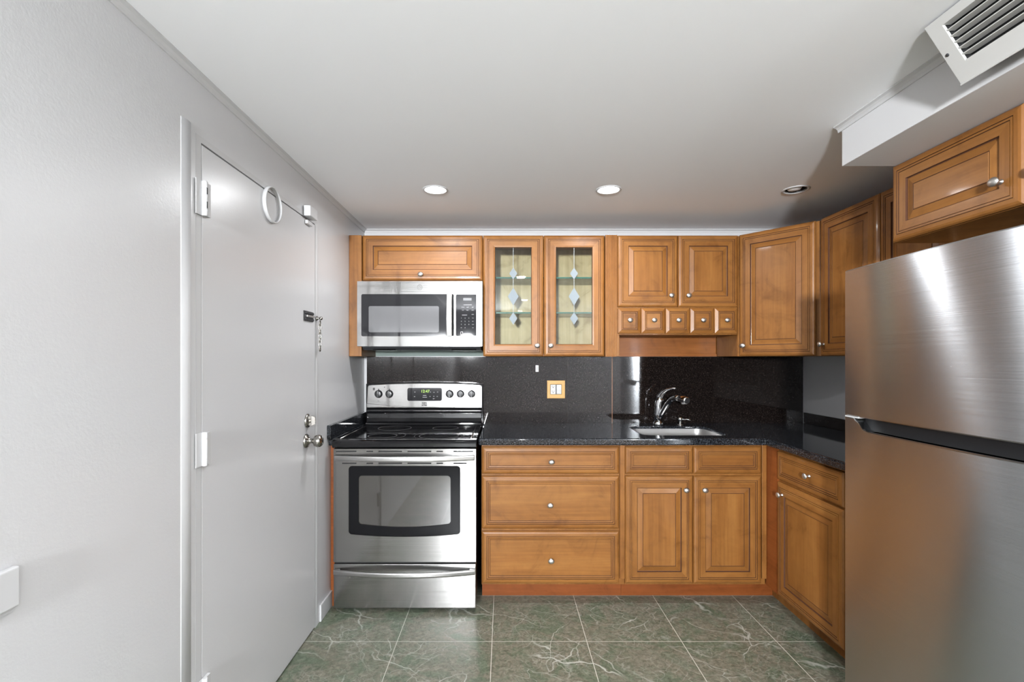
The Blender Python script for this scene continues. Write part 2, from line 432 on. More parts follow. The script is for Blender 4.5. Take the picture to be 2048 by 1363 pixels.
CANS = [(-.354, 2.53, True), (.540, 2.53, True), (1.507, 2.53, False), (.18, .80, True), (.45, .72, True), (0.3, -1.2, True), (2.2, -1.2, True), (0.3, -2.9, True), (2.2, -2.9, True)]  # the living-room cans are unseen, added to light the kitchen
RC = 0.052
bm = bmesh.new(); edges = []
def loop(pts):
    vs = [bm.verts.new(p) for p in pts]
    for i in range(len(vs)): edges.append(bm.edges.new((vs[i], vs[(i + 1) % len(vs)])))
loop([(WL - .1, YF - .1, ZC), (XR2 + .1, YF - .1, ZC), (XR2 + .1, YB + .1, ZC), (WL - .1, YB + .1, ZC)])
for x, y, on in CANS:
    loop([(x + RC * math.cos(2*math.pi*i/32), y + RC * math.sin(2*math.pi*i/32), ZC) for i in range(32)])
bmesh.ops.triangle_fill(bm, edges=edges, use_beauty=True)
mb = MB(); mb.bm.free(); mb.bm = bm
structure('ceiling', mb, ceilp)

mb = MB(); mb.box(WL - .12, WR + .12, YB, YB + .1, 0, ZC)
structure('wall_back', mb, wallp)
mb = MB(); mb.box(-.90, -.128, YB - .004, YB, 1.36, 1.90)          # old green paint left bare between backsplash and microwave
structure('trim_4', mb, green_wall)
D0, D1, DZ = 1.500, 2.472, 2.030
mb = MB(); mb.box(WL - .12, WL, YF, D0, 0, ZC); mb.box(WL - .12, WL, D1, YB, 0, ZC); mb.box(WL - .12, WL, D0, D1, DZ, ZC)
structure('wall_left', mb, wallp)
mb = MB(); mb.box(WR, WR + .12, YRET, YB, 0, ZC)
structure('wall_right', mb, wallp)
mb = MB(); mb.box(WR + .12, XR2, YRET, YRET + .1, 0, ZC); mb.box(XR2, XR2 + .1, YF, -3.80, 0, ZC); mb.box(XR2, XR2 + .1, -.80, YRET + .1, 0, ZC); mb.box(XR2, XR2 + .1, -3.80, -.80, 0, .15); mb.box(XR2, XR2 + .1, -3.80, -.80, 2.13, ZC)
structure('wall_living_room', mb, wallp)
mb = MB(); mb.box(WL - .12, XR2 + .1, YF - .1, YF, 0, ZC)
structure('wall_front', mb, wallp)
mb = MB()
for y in (-3.80, -2.33, -.86): mb.box(XR2 + .01, XR2 + .06, y, y + .06, .15, 2.13)
mb.box(XR2 + .01, XR2 + .06, -3.80, -.80, .15, .21); mb.box(XR2 + .01, XR2 + .06, -3.80, -.80, 2.07, 2.13)
structure('added_window_1', mb, trimp)  # unseen window frame, added as the opening for the fill daylight

# cove strips where wall meets ceiling
def cove(name, F, L, k=.016):
    mb = MB(); poly = [(0, 0), (k, 0), (k, -.004), (k * .55, -.007), (.006, -k * .6), (.004, -k), (0, -k)]
    mb.prism(F, poly, 0, L); return structure(name, mb, trimp)
cove('trim_1', lambda a, b, c: V((WL + a, YF + c, ZC + b)), YB - YF, .021)
cove('trim_2', lambda a, b, c: V((WL + c, YB - a, ZC + b)), WR - WL, .020)

# soffit over the fridge
SX, SZ, SY = 1.265, 2.062, 1.835
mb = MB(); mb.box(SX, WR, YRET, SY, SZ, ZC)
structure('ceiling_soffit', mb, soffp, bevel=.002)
cove('trim_3', lambda a, b, c: V((SX - a, YRET + c, ZC + b)), SY + .015 - YRET, .022)

# baseboard on the left wall between door and cabinets, and before the door
mb = MB(); mb.box(WL, WL + .010, 2.50, 2.70, 0, .085)
structure('baseboard_left', mb, trimp, bevel=.003)

# entry door in the left wall
d = thing('door_1', None, None, (WL, 1.527, 0), kind='structure')
mb = MB(); mb.box(WL - .042, WL + .001, 1.5275, 2.4435, .008, 2.008); obj('door_slab', mb, doorp, d, .002)
mb = MB()
mb.box(WL - .12, WL + .0008, D0 - .002, 1.5245, 0, 2.013); mb.box(WL - .12, WL + .0008, 2.4465, D1 + .002, 0, 2.013); mb.box(WL - .12, WL + .0008, D0 - .002, D1 + .002, 2.013, DZ + .002)
mb.box(WL - .12, WL - .046, 1.51, 2.46, 0, 2.02, 1)
obj('door_frame', mb, [trimp, dark], d)
mb = MB(); mb.box(WL - .012, WL - .0005, 1.5246, 1.5274, .01, 2.008); obj('gap_shade_strip', mb, black_plastic, d)  # dark strip standing in for the shade in the door gap
mb = MB()      # rounded casing bead on the hinge side
pf = [(0, 0), (.004, .0012), (.014, .0036), (.026, .0050), (.038, .0042), (.044, .0028), (.047, 0)]
mb.prism(lambda a, b, c: V((WL + b, 1.428 + a, c)), pf, 0, 2.050, 0, True)
obj('casing', mb, trimp, d)
mb = MB()
mb.prism(lambda a, b, c: V((WL + b, 2.452 + a, c)), [(0, 0), (.005, .0012), (.012, .0018), (.020, .0016), (.030, .0012), (.034, 0)], 0, 2.03, 0)
obj('casing', mb, trimp, d)
def hinge(z0, z1, notch):
    mb = MB()
    mb.box(WL + .003, WL + .0055, 1.492, 1.524, z0, z1)
    h = z1 - z0
    mb.lathe((WL + .011, 1.5265, z0), (0, 0, 1), [(.0070, 0), (.0085, .002), (.0085, h * .19), (.0078, h * .195), (.0078, h * .20), (.0085, h * .205), (.0085, h * .79), (.0078, h * .795), (.0078, h * .80), (.0085, h * .805), (.0085, h - .002), (.0070, h)], 16)
    mb.box(WL + .002, WL + .012, 1.530, 1.556, z0 + .002, z1 - .002)
    if notch:
        for q in (.22, .62): mb.box(WL + .0175, WL + .0205, 1.5235, 1.5262, z0 + h * q, z0 + h * (q + .19), 1)
    return obj('hinge', mb, [trimp, dark], d, .001)
hinge(1.786, 1.894, True); hinge(1.008, 1.113, False); hinge(.245, .348, False)
# deadbolt and door knob
mb = MB(); y, z = 2.345, 1.046
mb.lathe((WL + .001, y, z), (1, 0, 0), [(.034, 0), (.034, .004), (.031, .009), (.020, .011), (.012, .012), (.011, .020)], 28)
mb.rings([[V((WL + .012 + c, y + a, z + b)) for a, b in ((-w, -h0), (w, -h0), (w, h0), (-w, h0))] for c, w, h0 in ((0, .007, .022), (.012, .006, .024), (.026, .004, .019), (.030, .002, .014))], smooth=False)
obj('deadbolt', mb, door_metal, d, .001)
mb = MB(); y, z = 2.330, .952
mb.lathe((WL + .001, y, z), (1, 0, 0), [(.034, 0), (.034, .003), (.030, .010), (.016, .016), (.0115, .022), (.0115, .034), (.016, .038), (.026, .044), (.0295, .056), (.0285, .068), (.023, .076), (.012, .079), (.0115, .0795), (.006, .0800)], 32)
obj('door_handle', mb, door_metal, d)

# door chain
t = thing('door_chain', 'short metal security chain hanging beside its slide plate on the white door', 'door chain', (WL, 2.47, 1.54))
mb = MB(); mb.box(WL + .001, WL + .005, 2.300, 2.412, 1.522, 1.570); mb.box(WL + .005, WL + .010, 2.310, 2.408, 1.526, 1.536); mb.box(WL + .005, WL + .010, 2.310, 2.408, 1.556, 1.566); mb.box(WL + .005, WL + .009, 2.330, 2.420, 1.542, 1.552, 1)
obj('slide_plate', mb, [black_plastic, nickel], t, .001)
mb = MB(); mb.lathe((WL + .003, 2.458, 1.545), (1, 0, 0), [(.012, 0), (.012, .003), (.006, .006), (.006, .018), (.009, .020), (.009, .026), (.002, .030)], 16)
obj('anchor', mb, door_metal, t)
mb = MB(); zc = 1.534
for i in range(7):
    ax = V((1, 0, 0)) if i % 2 else V((0, 1, 0)); pts = []
    for j in range(14):
        q = 2 * math.pi * j / 14
        pts.append(V((WL + .020, 2.459, zc - .013)) + ax * (.0068 * math.cos(q)) + UP * (.0135 * math.sin(q)))
    mb.tube(pts, 0.0024, 6, closed=True); zc -= .0205
pts = [V((WL + .020, 2.459 + .0085 * math.cos(q), 1.388 + .0085 * math.sin(q))) for q in [2 * math.pi * j / 14 for j in range(14)]]
mb.tube(pts, .0024, 6, closed=True)
obj('chain', mb, door_metal, t)

# white hoop hanging at the door top and the alarm contact
mb = MB()
mb.lathe((WL + .001, 1.978, 1.962), (1, 0, 0), [(.0665, .0), (.0715, .001), (.072, .008), (.0715, .015), (.0665, .016), (.066, .008), (.0665, .0)], 48, cap0=False, cap1=False)
tag(obj('hoop', mb, trimp, origin=(WL, 1.978, 1.89)), 'white round plastic hoop fixed at the top edge of the door', 'hoop')
t = thing('door_sensor', 'small white alarm contact box above the top corner of the door', 'door sensor', (WL, 2.33, 1.985))
mb = MB(); mb.box(WL + .004, WL + .036, 2.295, 2.385, 2.013, 2.062); obj('sensor_box', mb, trimp, t, .003)
mb = MB(); mb.box(WL + .002, WL + .016, 2.315, 2.375, 1.982, 2.000); obj('magnet', mb, trimp, t, .002)

# blank box on the near left wall
t = thing('wall_box', 'white rectangular cover box on the wall at the edge of the room', 'wall box', (WL, .88, .87))
mb = MB(); mb.box(WL + .001, WL + .014, .78, .942, .868, .945); obj('cover', mb, trimp, t, .004, 3)
mb = MB(); mb.box(WL + .0005, WL + .006, .79, .940, .860, .868); obj('back_plate', mb, trimp, t)

# ------------------------------------------------------------------ ceiling lights
LAB = ['lit recessed ceiling downlight above the range side', 'lit recessed ceiling downlight above the sink side', 'unlit recessed downlight with a dark ring near the corner cabinet',
       'lit recessed downlight over the near kitchen by the door wall', 'lit recessed downlight over the near kitchen by the fridge',
       'added lit living room downlight nearest the kitchen by the door wall', 'added lit living room downlight nearest the kitchen on the wide side',
       'added lit living room downlight by the window and door wall', 'added lit living room downlight by the window on the wide side']
for i, (x, y, on) in enumerate(CANS):
    lab = LAB[i]
    t = thing('ceiling_light', lab, 'ceiling light', (x, y, ZC), group='recessed ceiling lights')
    mb = MB(); mb.lathe((x, y, ZC), (0, 0, -1), [(.0525, -.002), (.066, .0), (.0655, .002), (.060, .0045), (.053, .003), (.0505, -.003)], 36, cap0=False, cap1=False)
    obj('trim_ring', mb, trimp, t)
    if on:
        mb = MB(); mb.lathe((x, y, ZC), (0, 0, -1), [(.0515, -.012), (.0515, -.002), (.044, .004), (.024, .0085), (.0, .0100)], 36)
        obj('lens', mb, lens_on, t)
        area('lamp_light', (x, y, ZC - .012), (x, y, 0), .09, .09, CAN_POWER * (1.0 if i < 3 else .35 if i == 3 else 0.9 if i == 4 else 1.5), (.955, .972, 1.0), 'DISK', 168)
    else:
        mb = MB(); mb.lathe((x, y, ZC), (0, 0, 1), [(.0510, -.001), (.0505, .03), (.048, .10), (.0, .10)], 36, cap0=False)
        obj('baffle', mb, black_plastic, t)
        mb = MB(); mb.lathe((x - .008, y, ZC + .0795), (0, 0, -1), [(.020, 0), (.026, .03), (.036, .062), (.036, .070), (.030, .079), (.015, .083), (.0, .084)], 28)
        obj('bulb', mb, lens_off, t)

# unseen fill lamps added behind the camera to brighten the kitchen: an upward bowl, and a swivel head aimed at the kitchen ceiling
def fill_lamp(label, LX, LY, LZ, HEAD, AIM, up_power, head_power, hs=1.0):
    t = thing('fill_lamp', label, 'fill lamp', (LX, LY, 0))
    mb = MB(); mb.lathe((LX, LY, .006), (0, 0, 1), [(.13, 0), (.13, .015), (.02, .03)], 32); obj('base', mb, nickel, t)
    mb = MB(); mb.lathe((LX, LY, .034), (0, 0, 1), [(.012, 0), (.012, LZ - .16)], 16); obj('pole', mb, nickel, t)
    if up_power:
        mb = MB(); mb.lathe((LX, LY, LZ - .125), (0, 0, 1), [(.02, 0), (.12, .04), (.21, .12), (.205, .12), (.115, .046), (.0, .006)], 40, cap1=False); obj('lamp_shade', mb, white_plastic, t)
        area('lamp_light', (LX, LY, LZ - .02), (LX, LY, 3), .34, .34, up_power, (.94, .968, 1.0), 'DISK')
        return
    ax = (AIM - HEAD).normalized()
    mb = MB(); mb.tube([(LX, LY, 1.20), (LX + .01, LY + .08, 1.33), HEAD - ax * .15], .008, 10); obj('arm', mb, nickel, t)
    mb = MB(); mb.lathe(HEAD - ax * .15, ax, [(r_ * hs, h_) for r_, h_ in ((.02, 0), (.06, .02), (.125, .11), (.150, .16), (.146, .16), (.12, .115), (.055, .03), (.0, .02))], 40, cap1=False); obj('fill_head_shade', mb, white_plastic, t)
    area('lamp_light', HEAD, AIM, .26 * hs, .26 * hs, head_power, (.94, .968, 1.0), 'DISK', 115)
fill_lamp('added swivel head fill lamp in the living room corner by the door wall', -.60, -3.62, 1.50, V((-.68, -3.15, 1.63)), V((.8, 2.9, 2.05)), 0, FILL_HEAD_POWER, 1.3)
fill_lamp('added fill lamp with upward bowl on the wide side of the living room', 2.70, -2.6, 1.50, None, None, FILL_UPLIGHT_POWER, 0)

# ------------------------------------------------------------------ return-air vent on the soffit, tilted
A0 = V((1.106, 0, 2.209)); A1 = V((1.203, 0, 2.062))
u = (A1 - A0).normalized(); n = V((u.z, 0, -u.x)).normalized()
if n.x > 0: n = -n
L = (A1 - A0).length
Yv0, Yv1 = .62, 1.287
Fv = lambda a, b, c: A0 + u * a + V((0, Yv1 - b, 0)) + n * c
t = thing('air_vent', 'white metal air vent grille tilted between ceiling and soffit', 'air vent', (1.16, 1.0, 2.06))
mb = MB(); Wv = Yv1 - Yv0; a0, a1, b0 = .022, L - .047, .040
ring_plate(mb, Fv, [(0, 0), (L, 0), (L, Wv), (0, Wv)], [(a0, b0), (a1, b0), (a1, Wv - .04), (a0, Wv - .04)], -.004, .003)
mb.fbox(Fv, L - .003, L + .002, 0, Wv, -.004, .006)
obj('vent_frame', mb, offwhite, t, .001)
mb = MB(); pitch = (a1 - a0) / 6
for i in range(7):
    a = a0 + i * pitch
    mb.prism(lambda p, q, c: Fv(a + p, c, q), [(-.002, .002), (.009, -.016), (.0105, -.0155), (.0, .0025)], b0, Wv - .04)
obj('louvers', mb, offwhite, t)
mb = MB(); mb.fbox(Fv, .004, L - .004, .01, Wv - .01, -.030, -.026)
for q0, q1 in ((.004, .02), (L - .04, L - .004)): mb.fbox(Fv, q0, q1, .01, Wv - .01, -.026, -.0045)
mb.fbox(Fv, .004, L - .004, .006, .036, -.026, -.0045)
obj('duct', mb, dark, t)
for ya in (Yv0 + .006, Yv1 - .010):
    mb = MB(); mb.prism(lambda a, b, c: V((a, ya + c, b)), [(1.109, 2.208), (1.200, 2.072), (1.2635, 2.104), (1.2635, 2.191), (1.240, 2.191), (1.240, 2.208)], 0, .004); obj('end_cap', mb, offwhite, t)
mb = MB(); mb.lathe(Fv(L * .52, .012, .003), n, [(.0045, 0), (.004, .0015), (.0, .002)], 12); obj('screw', mb, grey_plastic, t)

# ------------------------------------------------------------------ upper cabinets
YU = 2.980; YUB = 3.000; ZU0, ZU1 = 1.358, 2.094; HU = ZU1 - ZU0
Fb = lambda x, z, y=YU: frame((x, y, z), (1, 0, 0), (0, -1, 0))
def carcass(parent, x0, x1, y0, y1, z0, z1, name='body'):
    mb = MB(); mb.box(x0, x1, y0, y1, z0, z1); return obj(name, mb, wood_v, parent, .0015)

mb = MB(); mb.box(WL + .001, -.866, YU - .002, YB - .001, ZU0, ZU1)
tag(obj('filler_panel', mb, WOODS, origin=(-.9, YU, ZU0), bevel=.002), 'plain maple filler strip between white wall and microwave', 'filler panel')

t = thing('wall_cabinet', 'short wide maple cabinet directly above the microwave', 'cabinet', (-.5, YUB, 1.815))
carcass(t, -.864, -.130, YUB, YB - .006, 1.815, ZU1 - .002)
dr = front('door', Fb(-.862, 1.820), .732, .274, DOOR, t, 'H'); knob(Fb(-.862, 1.820), .357, .034, dr)

# glass-door cabinet
t = thing('display_cabinet', 'maple cabinet with two glass doors and diamond pattern beside the microwave', 'cabinet', (.24, YUB, ZU0))
mb = MB(); x0, x1 = -.127, .613
mb.box(x0, x0 + .018, YUB, YB - .001, ZU0, ZU1 - .002); mb.box(x1 - .018, x1, YUB, YB - .001, ZU0, ZU1 - .002)
mb.box(x0 + .018, x1 - .018, YUB, YB - .001, ZU0, ZU0 + .018); mb.box(x0 + .018, x1 - .018, YUB, YB - .001, ZU1 - .020, ZU1 - .002)
obj('body', mb, wood_v, t, .001)
mb = MB(); mb.box(x0 + .018, x1 - .018, YB - .012, YB - .002, ZU0 + .018, ZU1 - .02)
mb.box(x0 + .018, x0 + .022, YUB + .03, YB - .012, ZU0 + .018, ZU1 - .02); mb.box(x1 - .022, x1 - .018, YUB + .03, YB - .012, ZU0 + .018, ZU1 - .02)
obj('interior_lining', mb, wood_in, t, label='pale birch cabinet interior')
for zs in (1.838, 1.622):
    mb = MB(); mb.box(x0 + .023, x1 - .023, YUB + .025, YB - .013, zs, zs + .009)
    mb.bm.faces.ensure_lookup_table()
    for f in mb.bm.faces:
        f.material_index = 1 if abs(f.normal.y) > .5 or f.calc_center_median().y < YUB + .03 else 0
    obj('glass_shelf', mb, [shelf_glass, shelf_edge], t, label='clear green-edged glass shelf')
for x, w, kx in ((-.127, .367, .328), (.244, .367, .039)):
    F = Fb(x, ZU0)
    dr = front('glass_door', F, w, HU, GLASSFRAME, t, hollow=True)
    mb = MB(); mb.fbox(F, .070, w - .070, .070, HU - .070, -.0150, -.0120, 0)
    cx = w / 2
    for zc, hh, ww in ((1.863, .073, .049), (1.723, .110, .066), (1.589, .077, .050)):
        b = zc - ZU0
        mb.prism(F, [(cx - ww/2, b), (cx, b - hh/2), (cx + ww/2, b), (cx, b + hh/2)], -.0119, -.0108, 1)
    mb.fbox(F, cx - .0016, cx + .0016, 1.550 - ZU0, 2.022 - ZU0, -.0119, -.0113, 2)
    obj('glass_pane', mb, [pane_glass, etched, lead], dr)
    knob(F, kx, .064, dr)

# fluted filler
mb = MB(); poly = []; x0, x1 = .616, .688; nfl = 6; fw = (x1 - x0 - .008) / nfl
poly.append((x0, .0)); x = x0 + .004
poly.append((x, 0))
for i in range(nfl):
    poly += [(x + fw * .12, 0), (x + fw * .28, .0035), (x + fw * .72, .0035), (x + fw * .88, 0)]; x += fw
poly.append((x1, 0)); poly += [(x1, .31), (x0, .31)]
mb.prism(lambda a, b, c: V((a, YU - .002 + b, c)), poly, ZU0 - .002, ZU1 + .001)
tag(obj('fluted_filler', mb, wood_v, origin=(.65, YU, ZU0)), 'narrow fluted maple strip between glass cabinet and short cabinet', 'filler panel')

# sink-side upper cabinet with spice drawers and open niche
t = thing('spice_cabinet', 'maple cabinet with two short doors, five tiny drawers and an open niche', 'cabinet', (1.06, YUB, ZU0))
mb = MB(); mb.box(.690, 1.428, YUB, YB - .001, 1.490, ZU1 - .002); mb.box(.690, .706, YUB, YB - .001, ZU0, 1.490)
obj('body', mb, wood_v, t, .0015)
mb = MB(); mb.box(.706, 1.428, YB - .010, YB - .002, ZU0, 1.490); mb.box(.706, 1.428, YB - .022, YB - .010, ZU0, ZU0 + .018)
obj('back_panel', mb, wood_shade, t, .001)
for x, w, kx in ((.693, .366, .322), (1.062, .364, .057)):
    F = Fb(x, 1.659); dr = front('door', F, w, ZU1 - 1.659, DOOR, t); knob(F, kx, .067, dr)
xs = [.693, .836, .985, 1.134, 1.283, 1.424]
for i in range(5):
    F = Fb(xs[i] + .001, 1.497, YU + .002); w = xs[i + 1] - xs[i] - .002
    dr = front('drawer', F, w, .155, SPICE, t, 'H'); knob(F, w / 2, .080, dr)

# diagonal corner cabinet
P0, P1 = V((1.432, 2.992, 0)), V((1.712, 2.662, 0))
t = thing('corner_cabinet', 'tall diagonal maple corner cabinet with one door', 'cabinet', (1.75, 3.0, ZU0))
mb = MB(); mb.prism(lambda a, b, c: V((a, b, c)), [(1.430, 3.0), (1.430, YB - .001), (WR - .001, YB - .001), (WR - .001, 2.662), (1.722, 2.662)], ZU0, ZU1 - .001)
obj('body', mb, wood_v, t, .001)
ud = (P1 - P0).normalized(); nd = V((ud.y, -ud.x, 0)); nd = nd if nd.y < 0 else -nd
LD = (P1 - P0).length
F = frame(P0 + ud * .012 + nd * .021 + UP * (ZU0 + .002), ud, nd)
dr = front('door', F, LD - .026, HU - .004, DOOR, t); knob(F, .030, .062, dr)

# right-wall uppers (doors face the room, -X)
XU = 1.700
def Fr(y, z, x=XU): return frame((x, y, z), (0, -1, 0), (-1, 0, 0))
for lab, ya, yb in (('tall maple cabinet between diagonal corner cabinet and next narrower cabinet', 2.638, 2.225), ('narrow maple cabinet half hidden behind the cabinet over the fridge', 2.220, 1.850)):
    t = thing('wall_cabinet', lab, 'cabinet', (1.86, (ya + yb) / 2, ZU0))
    carcass(t, XU + .020, WR - .001, yb, ya, ZU0, ZU1 - .001)
    F = Fr(ya, ZU0); dr = front('door', F, ya - yb - .003, HU, DOOR, t)
    knob(F, .03 if ya > 2.5 else ya - yb - .035, .062, dr)
# cabinet over the fridge
XF = 1.452; yF = 1.838
t = thing('wall_cabinet', 'short maple cabinet hung under the soffit above the fridge', 'cabinet', (1.74, 1.38, 1.775))
carcass(t, XF + .020, WR - .001, .905, yF, 1.775, SZ - .001)
for ya, kx in ((yF, .405), (yF - .468, .055)):
    F = Fr(ya, 1.776, XF); dr = front('door', F, .464, SZ - .002 - 1.776, DOOR, t, 'H'); knob(F, kx, .082, dr)

# ------------------------------------------------------------------ base cabinets
YD = 2.685; YDB = 2.705; YT = 2.784
t = thing('drawer_cabinet', 'maple base cabinet with three wide drawers beside the range', 'cabinet', (.26, YDB, 0))
carcass(t, -.124, .664, YDB, YB - .021, .098, .874)
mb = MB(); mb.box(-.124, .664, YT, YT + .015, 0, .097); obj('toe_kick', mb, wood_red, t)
for z0, h, kx in ((.712, .149, .380), (.411, .289, .373), (.110, .286, .378)):
    F = Fb(-.121, z0, YD); dr = front('drawer', F, .753, h, DRAWER, t, 'H'); knob(F, kx, h * .46, dr)
mb = MB(); mb.box(.6365, .6635, YD + .004, YDB + .001, .135, .872); obj('stile', mb, wood_v, t, .002)
t = thing('sink_cabinet', 'maple base cabinet with two doors under the sink', 'cabinet', (1.05, YDB, 0))
carcass(t, .665, 1.442, YDB, YB - .021, .098, .60, 'body')
mb = MB(); mb.box(.665, 1.442, YDB, YDB + .02, .60, .874); obj('front_rail', mb, wood_v, t)
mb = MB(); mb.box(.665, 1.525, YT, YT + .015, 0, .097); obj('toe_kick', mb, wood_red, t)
for x, w, kx in ((.666, .3715, .328), (1.041, .372, .055)):
    F = Fb(x, .712, YD); front('false_drawer', F, w, .149, DRAWER, t, 'H')
    F = Fb(x, .110, YD); dr = front('door', F, w, .590, DOOR, t); knob(F, kx, .517, dr)
mb = MB(); mb.box(1.417, 1.4415, YD + .004, YDB + .001, .135, .872); obj('stile', mb, wood_v, t, .002)

XD = 1.430; XDB = 1.450; XT = 1.526
t = thing('corner_base_cabinet', 'maple base cabinet with drawer and door between corner and fridge', 'cabinet', (1.74, 2.3, 0))
carcass(t, XDB, WR - .02, 1.90, YDB - .002, .098, .874)
mb = MB(); mb.box(XT, XT + .015, 1.90, YT, 0, .097); obj('toe_kick', mb, wood_v, t)
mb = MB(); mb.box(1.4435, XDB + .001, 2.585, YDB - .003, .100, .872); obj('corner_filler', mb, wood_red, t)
F = Fr(2.572, .712, XD); dr = front('drawer', F, .500, .149, DRAWER, t, 'H'); knob(F, .275, .080, dr)
F = Fr(2.572, .110, XD); dr = front('door', F, .500, .590, DOOR, t); knob(F, .052, .532, dr)

# thin end panel left of the range
mb = MB(); mb.box(WL + .001, -.914, 2.665, YB - .021, .0, .874)
chip = obj('end_panel', mb, wood_red, origin=(-.93, 2.665, 0))
tag(chip, 'narrow chipped reddish wood end panel between white wall and range', 'end panel')

# ------------------------------------------------------------------ granite
bm = bmesh.new(); edges = []
SKX0, SKX1, SKY0, SKY1 = .787, 1.264, 2.748, 3.112
ZT0, ZT1 = .876, .914
loop([(-.137, 2.635, ZT0), (1.406, 2.635, ZT0), (1.406, 1.895, ZT0), (WR - .001, 1.895, ZT0), (WR - .001, YB - .021, ZT0), (-.137, YB - .021, ZT0)])
loop([(x, y, ZT0) for x, y in rrect(SKX0, SKX1, SKY0, SKY1, .06, 6)])
r = bmesh.ops.triangle_fill(bm, edges=edges, use_beauty=True)
ex = bmesh.ops.extrude_face_region(bm, geom=list(bm.faces))
bmesh.ops.translate(bm, verts=[v for v in ex['geom'] if isinstance(v, bmesh.types.BMVert)], vec=(0, 0, ZT1 - ZT0))
mb = MB(); mb.bm.free(); mb.bm = bm
tag(obj('countertop', mb, granite_top, origin=(.6, 3.0, ZT0), bevel=.008, seg=4), 'L-shaped polished black granite countertop holding the sink', 'countertop')
mb = MB(); mb.box(WL + .001, -.9135, 2.630, YB - .021, ZT0, ZT1)
tag(obj('countertop', mb, granite_top, origin=(-.93, 2.63, ZT0), bevel=.005, seg=3), 'thin black granite countertop strip between wall and range', 'countertop')
mb = MB(); mb.box(WL + .001, -.922, 2.608, YB - .022, ZT1 + .0005, .988)
tag(obj('side_splash', mb, granite_top, origin=(-.93, 2.61, ZT1), bevel=.002), 'low black granite splash strip on the white wall beside the range', 'splash strip')
mb = MB(); mb.box(WR - .020, WR - .001, 1.895, YB - .021, ZT1 + .0005, .984)
tag(obj('side_splash', mb, granite_wall, origin=(2.02, 1.9, ZT1), bevel=.002), 'low black granite splash strip running behind the fridge on the side wall', 'splash strip')
SB = YB - .020
for lab, x0, x1 in (('black granite backsplash slab behind the range and outlet', WL + .022, .4285), ('narrow black granite backsplash slab between outlet and faucet slab', .4300, .7235), ('black granite backsplash slab behind the faucet', .7290, 2.008)):
    mb = MB(); mb.box(x0, x1, SB, YB - .001, 0.60, 1.357)
    tag(obj('backsplash', mb, granite_wall, origin=((x0 + x1) / 2, SB, ZT1)), lab, 'backsplash')
mb = MB(); mb.box(.7236, .7289, SB + .001, YB - .002, ZT1 + .001, 1.357)
tag(obj('seam_strip', mb, copper, origin=(.726, SB, ZT1)), 'thin copper brown filler line in the joint of the backsplash slabs', 'seam strip')

# sink
t = thing('sink', 'stainless steel undermount sink set into the granite counter', 'sink', (1.02, 2.93, .70))
mb = MB(); rs = []
for gx, z, r in ((-.0012, .8995, .059), (-.0015, .80, .059), (-.006, .74, .058), (-.02, .715, .055), (-.05, .706, .04)):
    rs.append([V((x, y, z)) for x, y in rrect(SKX0 - gx, SKX1 + gx, SKY0 - gx, SKY1 + gx, r, 6)])
mb.rings(rs, cap0=False)
obj('bowl', mb, sink_steel, t)
mb = MB(); mb.lathe((1.025, 2.93, .7065), (0, 0, 1), [(.045, 0), (.045, .003), (.036, .004), (.034, .002), (.0, .002)], 24); obj('drain', mb, chrome, t)

# faucet and soap pump
t = thing('faucet', 'chrome single-lever faucet curving over the sink', 'faucet', (1.005, 3.19, ZT1))
mb = MB(); mb.lathe((1.005, 3.19, ZT1), (0, 0, 1), [(.034, 0), (.034, .008), (.031, .018), (.028, .022)], 28)
mb.tube([(1.005, 3.19, .930), (1.003, 3.19, .98), (1.003, 3.188, 1.03), (1.010, 3.183, 1.070), (1.020, 3.172, 1.092)], [.025, .0245, .025, .0255, .020], 20)
obj('body', mb, chrome, t)
mb = MB(); mb.tube([(1.008, 3.185, .945), (1.020, 3.165, .99), (1.040, 3.125, 1.050), (1.052, 3.075, 1.088), (1.064, 3.015, 1.103), (1.070, 2.985, 1.102)], [.014, .0165, .0175, .0180, .0180, .0175], 18)
obj('spout', mb, chrome, t)
mb = MB(); mb.tube([(1.069, 2.988, 1.102), (1.073, 2.972, 1.101), (1.080, 2.945, 1.098), (1.086, 2.918, 1.094), (1.088, 2.910, 1.093)], [.018, .0215, .0225, .0225, .018], 20)
mb.lathe((1.080, 2.945, 1.085), (0, 0, -1), [(.018, 0), (.018, .012), (.014, .014)], 18)
obj('spray_head', mb, chrome, t)
mb = MB(); mb.tube([(1.008, 3.186, 1.072), (1.014, 3.180, 1.100), (1.026, 3.163, 1.125), (1.046, 3.135, 1.146), (1.068, 3.105, 1.155), (1.082, 3.088, 1.157)], [.024, .0225, .018, .012, .0075, .0060], 16, flat=.8)
obj('lever', mb, chrome, t)
t = thing('soap_pump', 'small chrome soap pump on the counter beside the faucet', 'soap pump', (1.14, 3.17, ZT1))
mb = MB(); mb.lathe((1.14, 3.17, ZT1), (0, 0, 1), [(.024, 0), (.024, .004), (.012, .007), (.009, .012), (.009, .024)], 20); obj('base', mb, chrome, t)
mb = MB(); mb.lathe((1.14, 3.17, ZT1 + .024), (0, 0, 1), [(.009, 0), (.015, .005), (.017, .014), (.015, .023), (.008, .029), (0, .031)], 20)
mb.tube([(1.145, 3.168, ZT1 + .036), (1.175, 3.150, ZT1 + .040), (1.195, 3.135, ZT1 + .037)], [.006, .005, .0045], 10); obj('pump_head', mb, chrome, t)

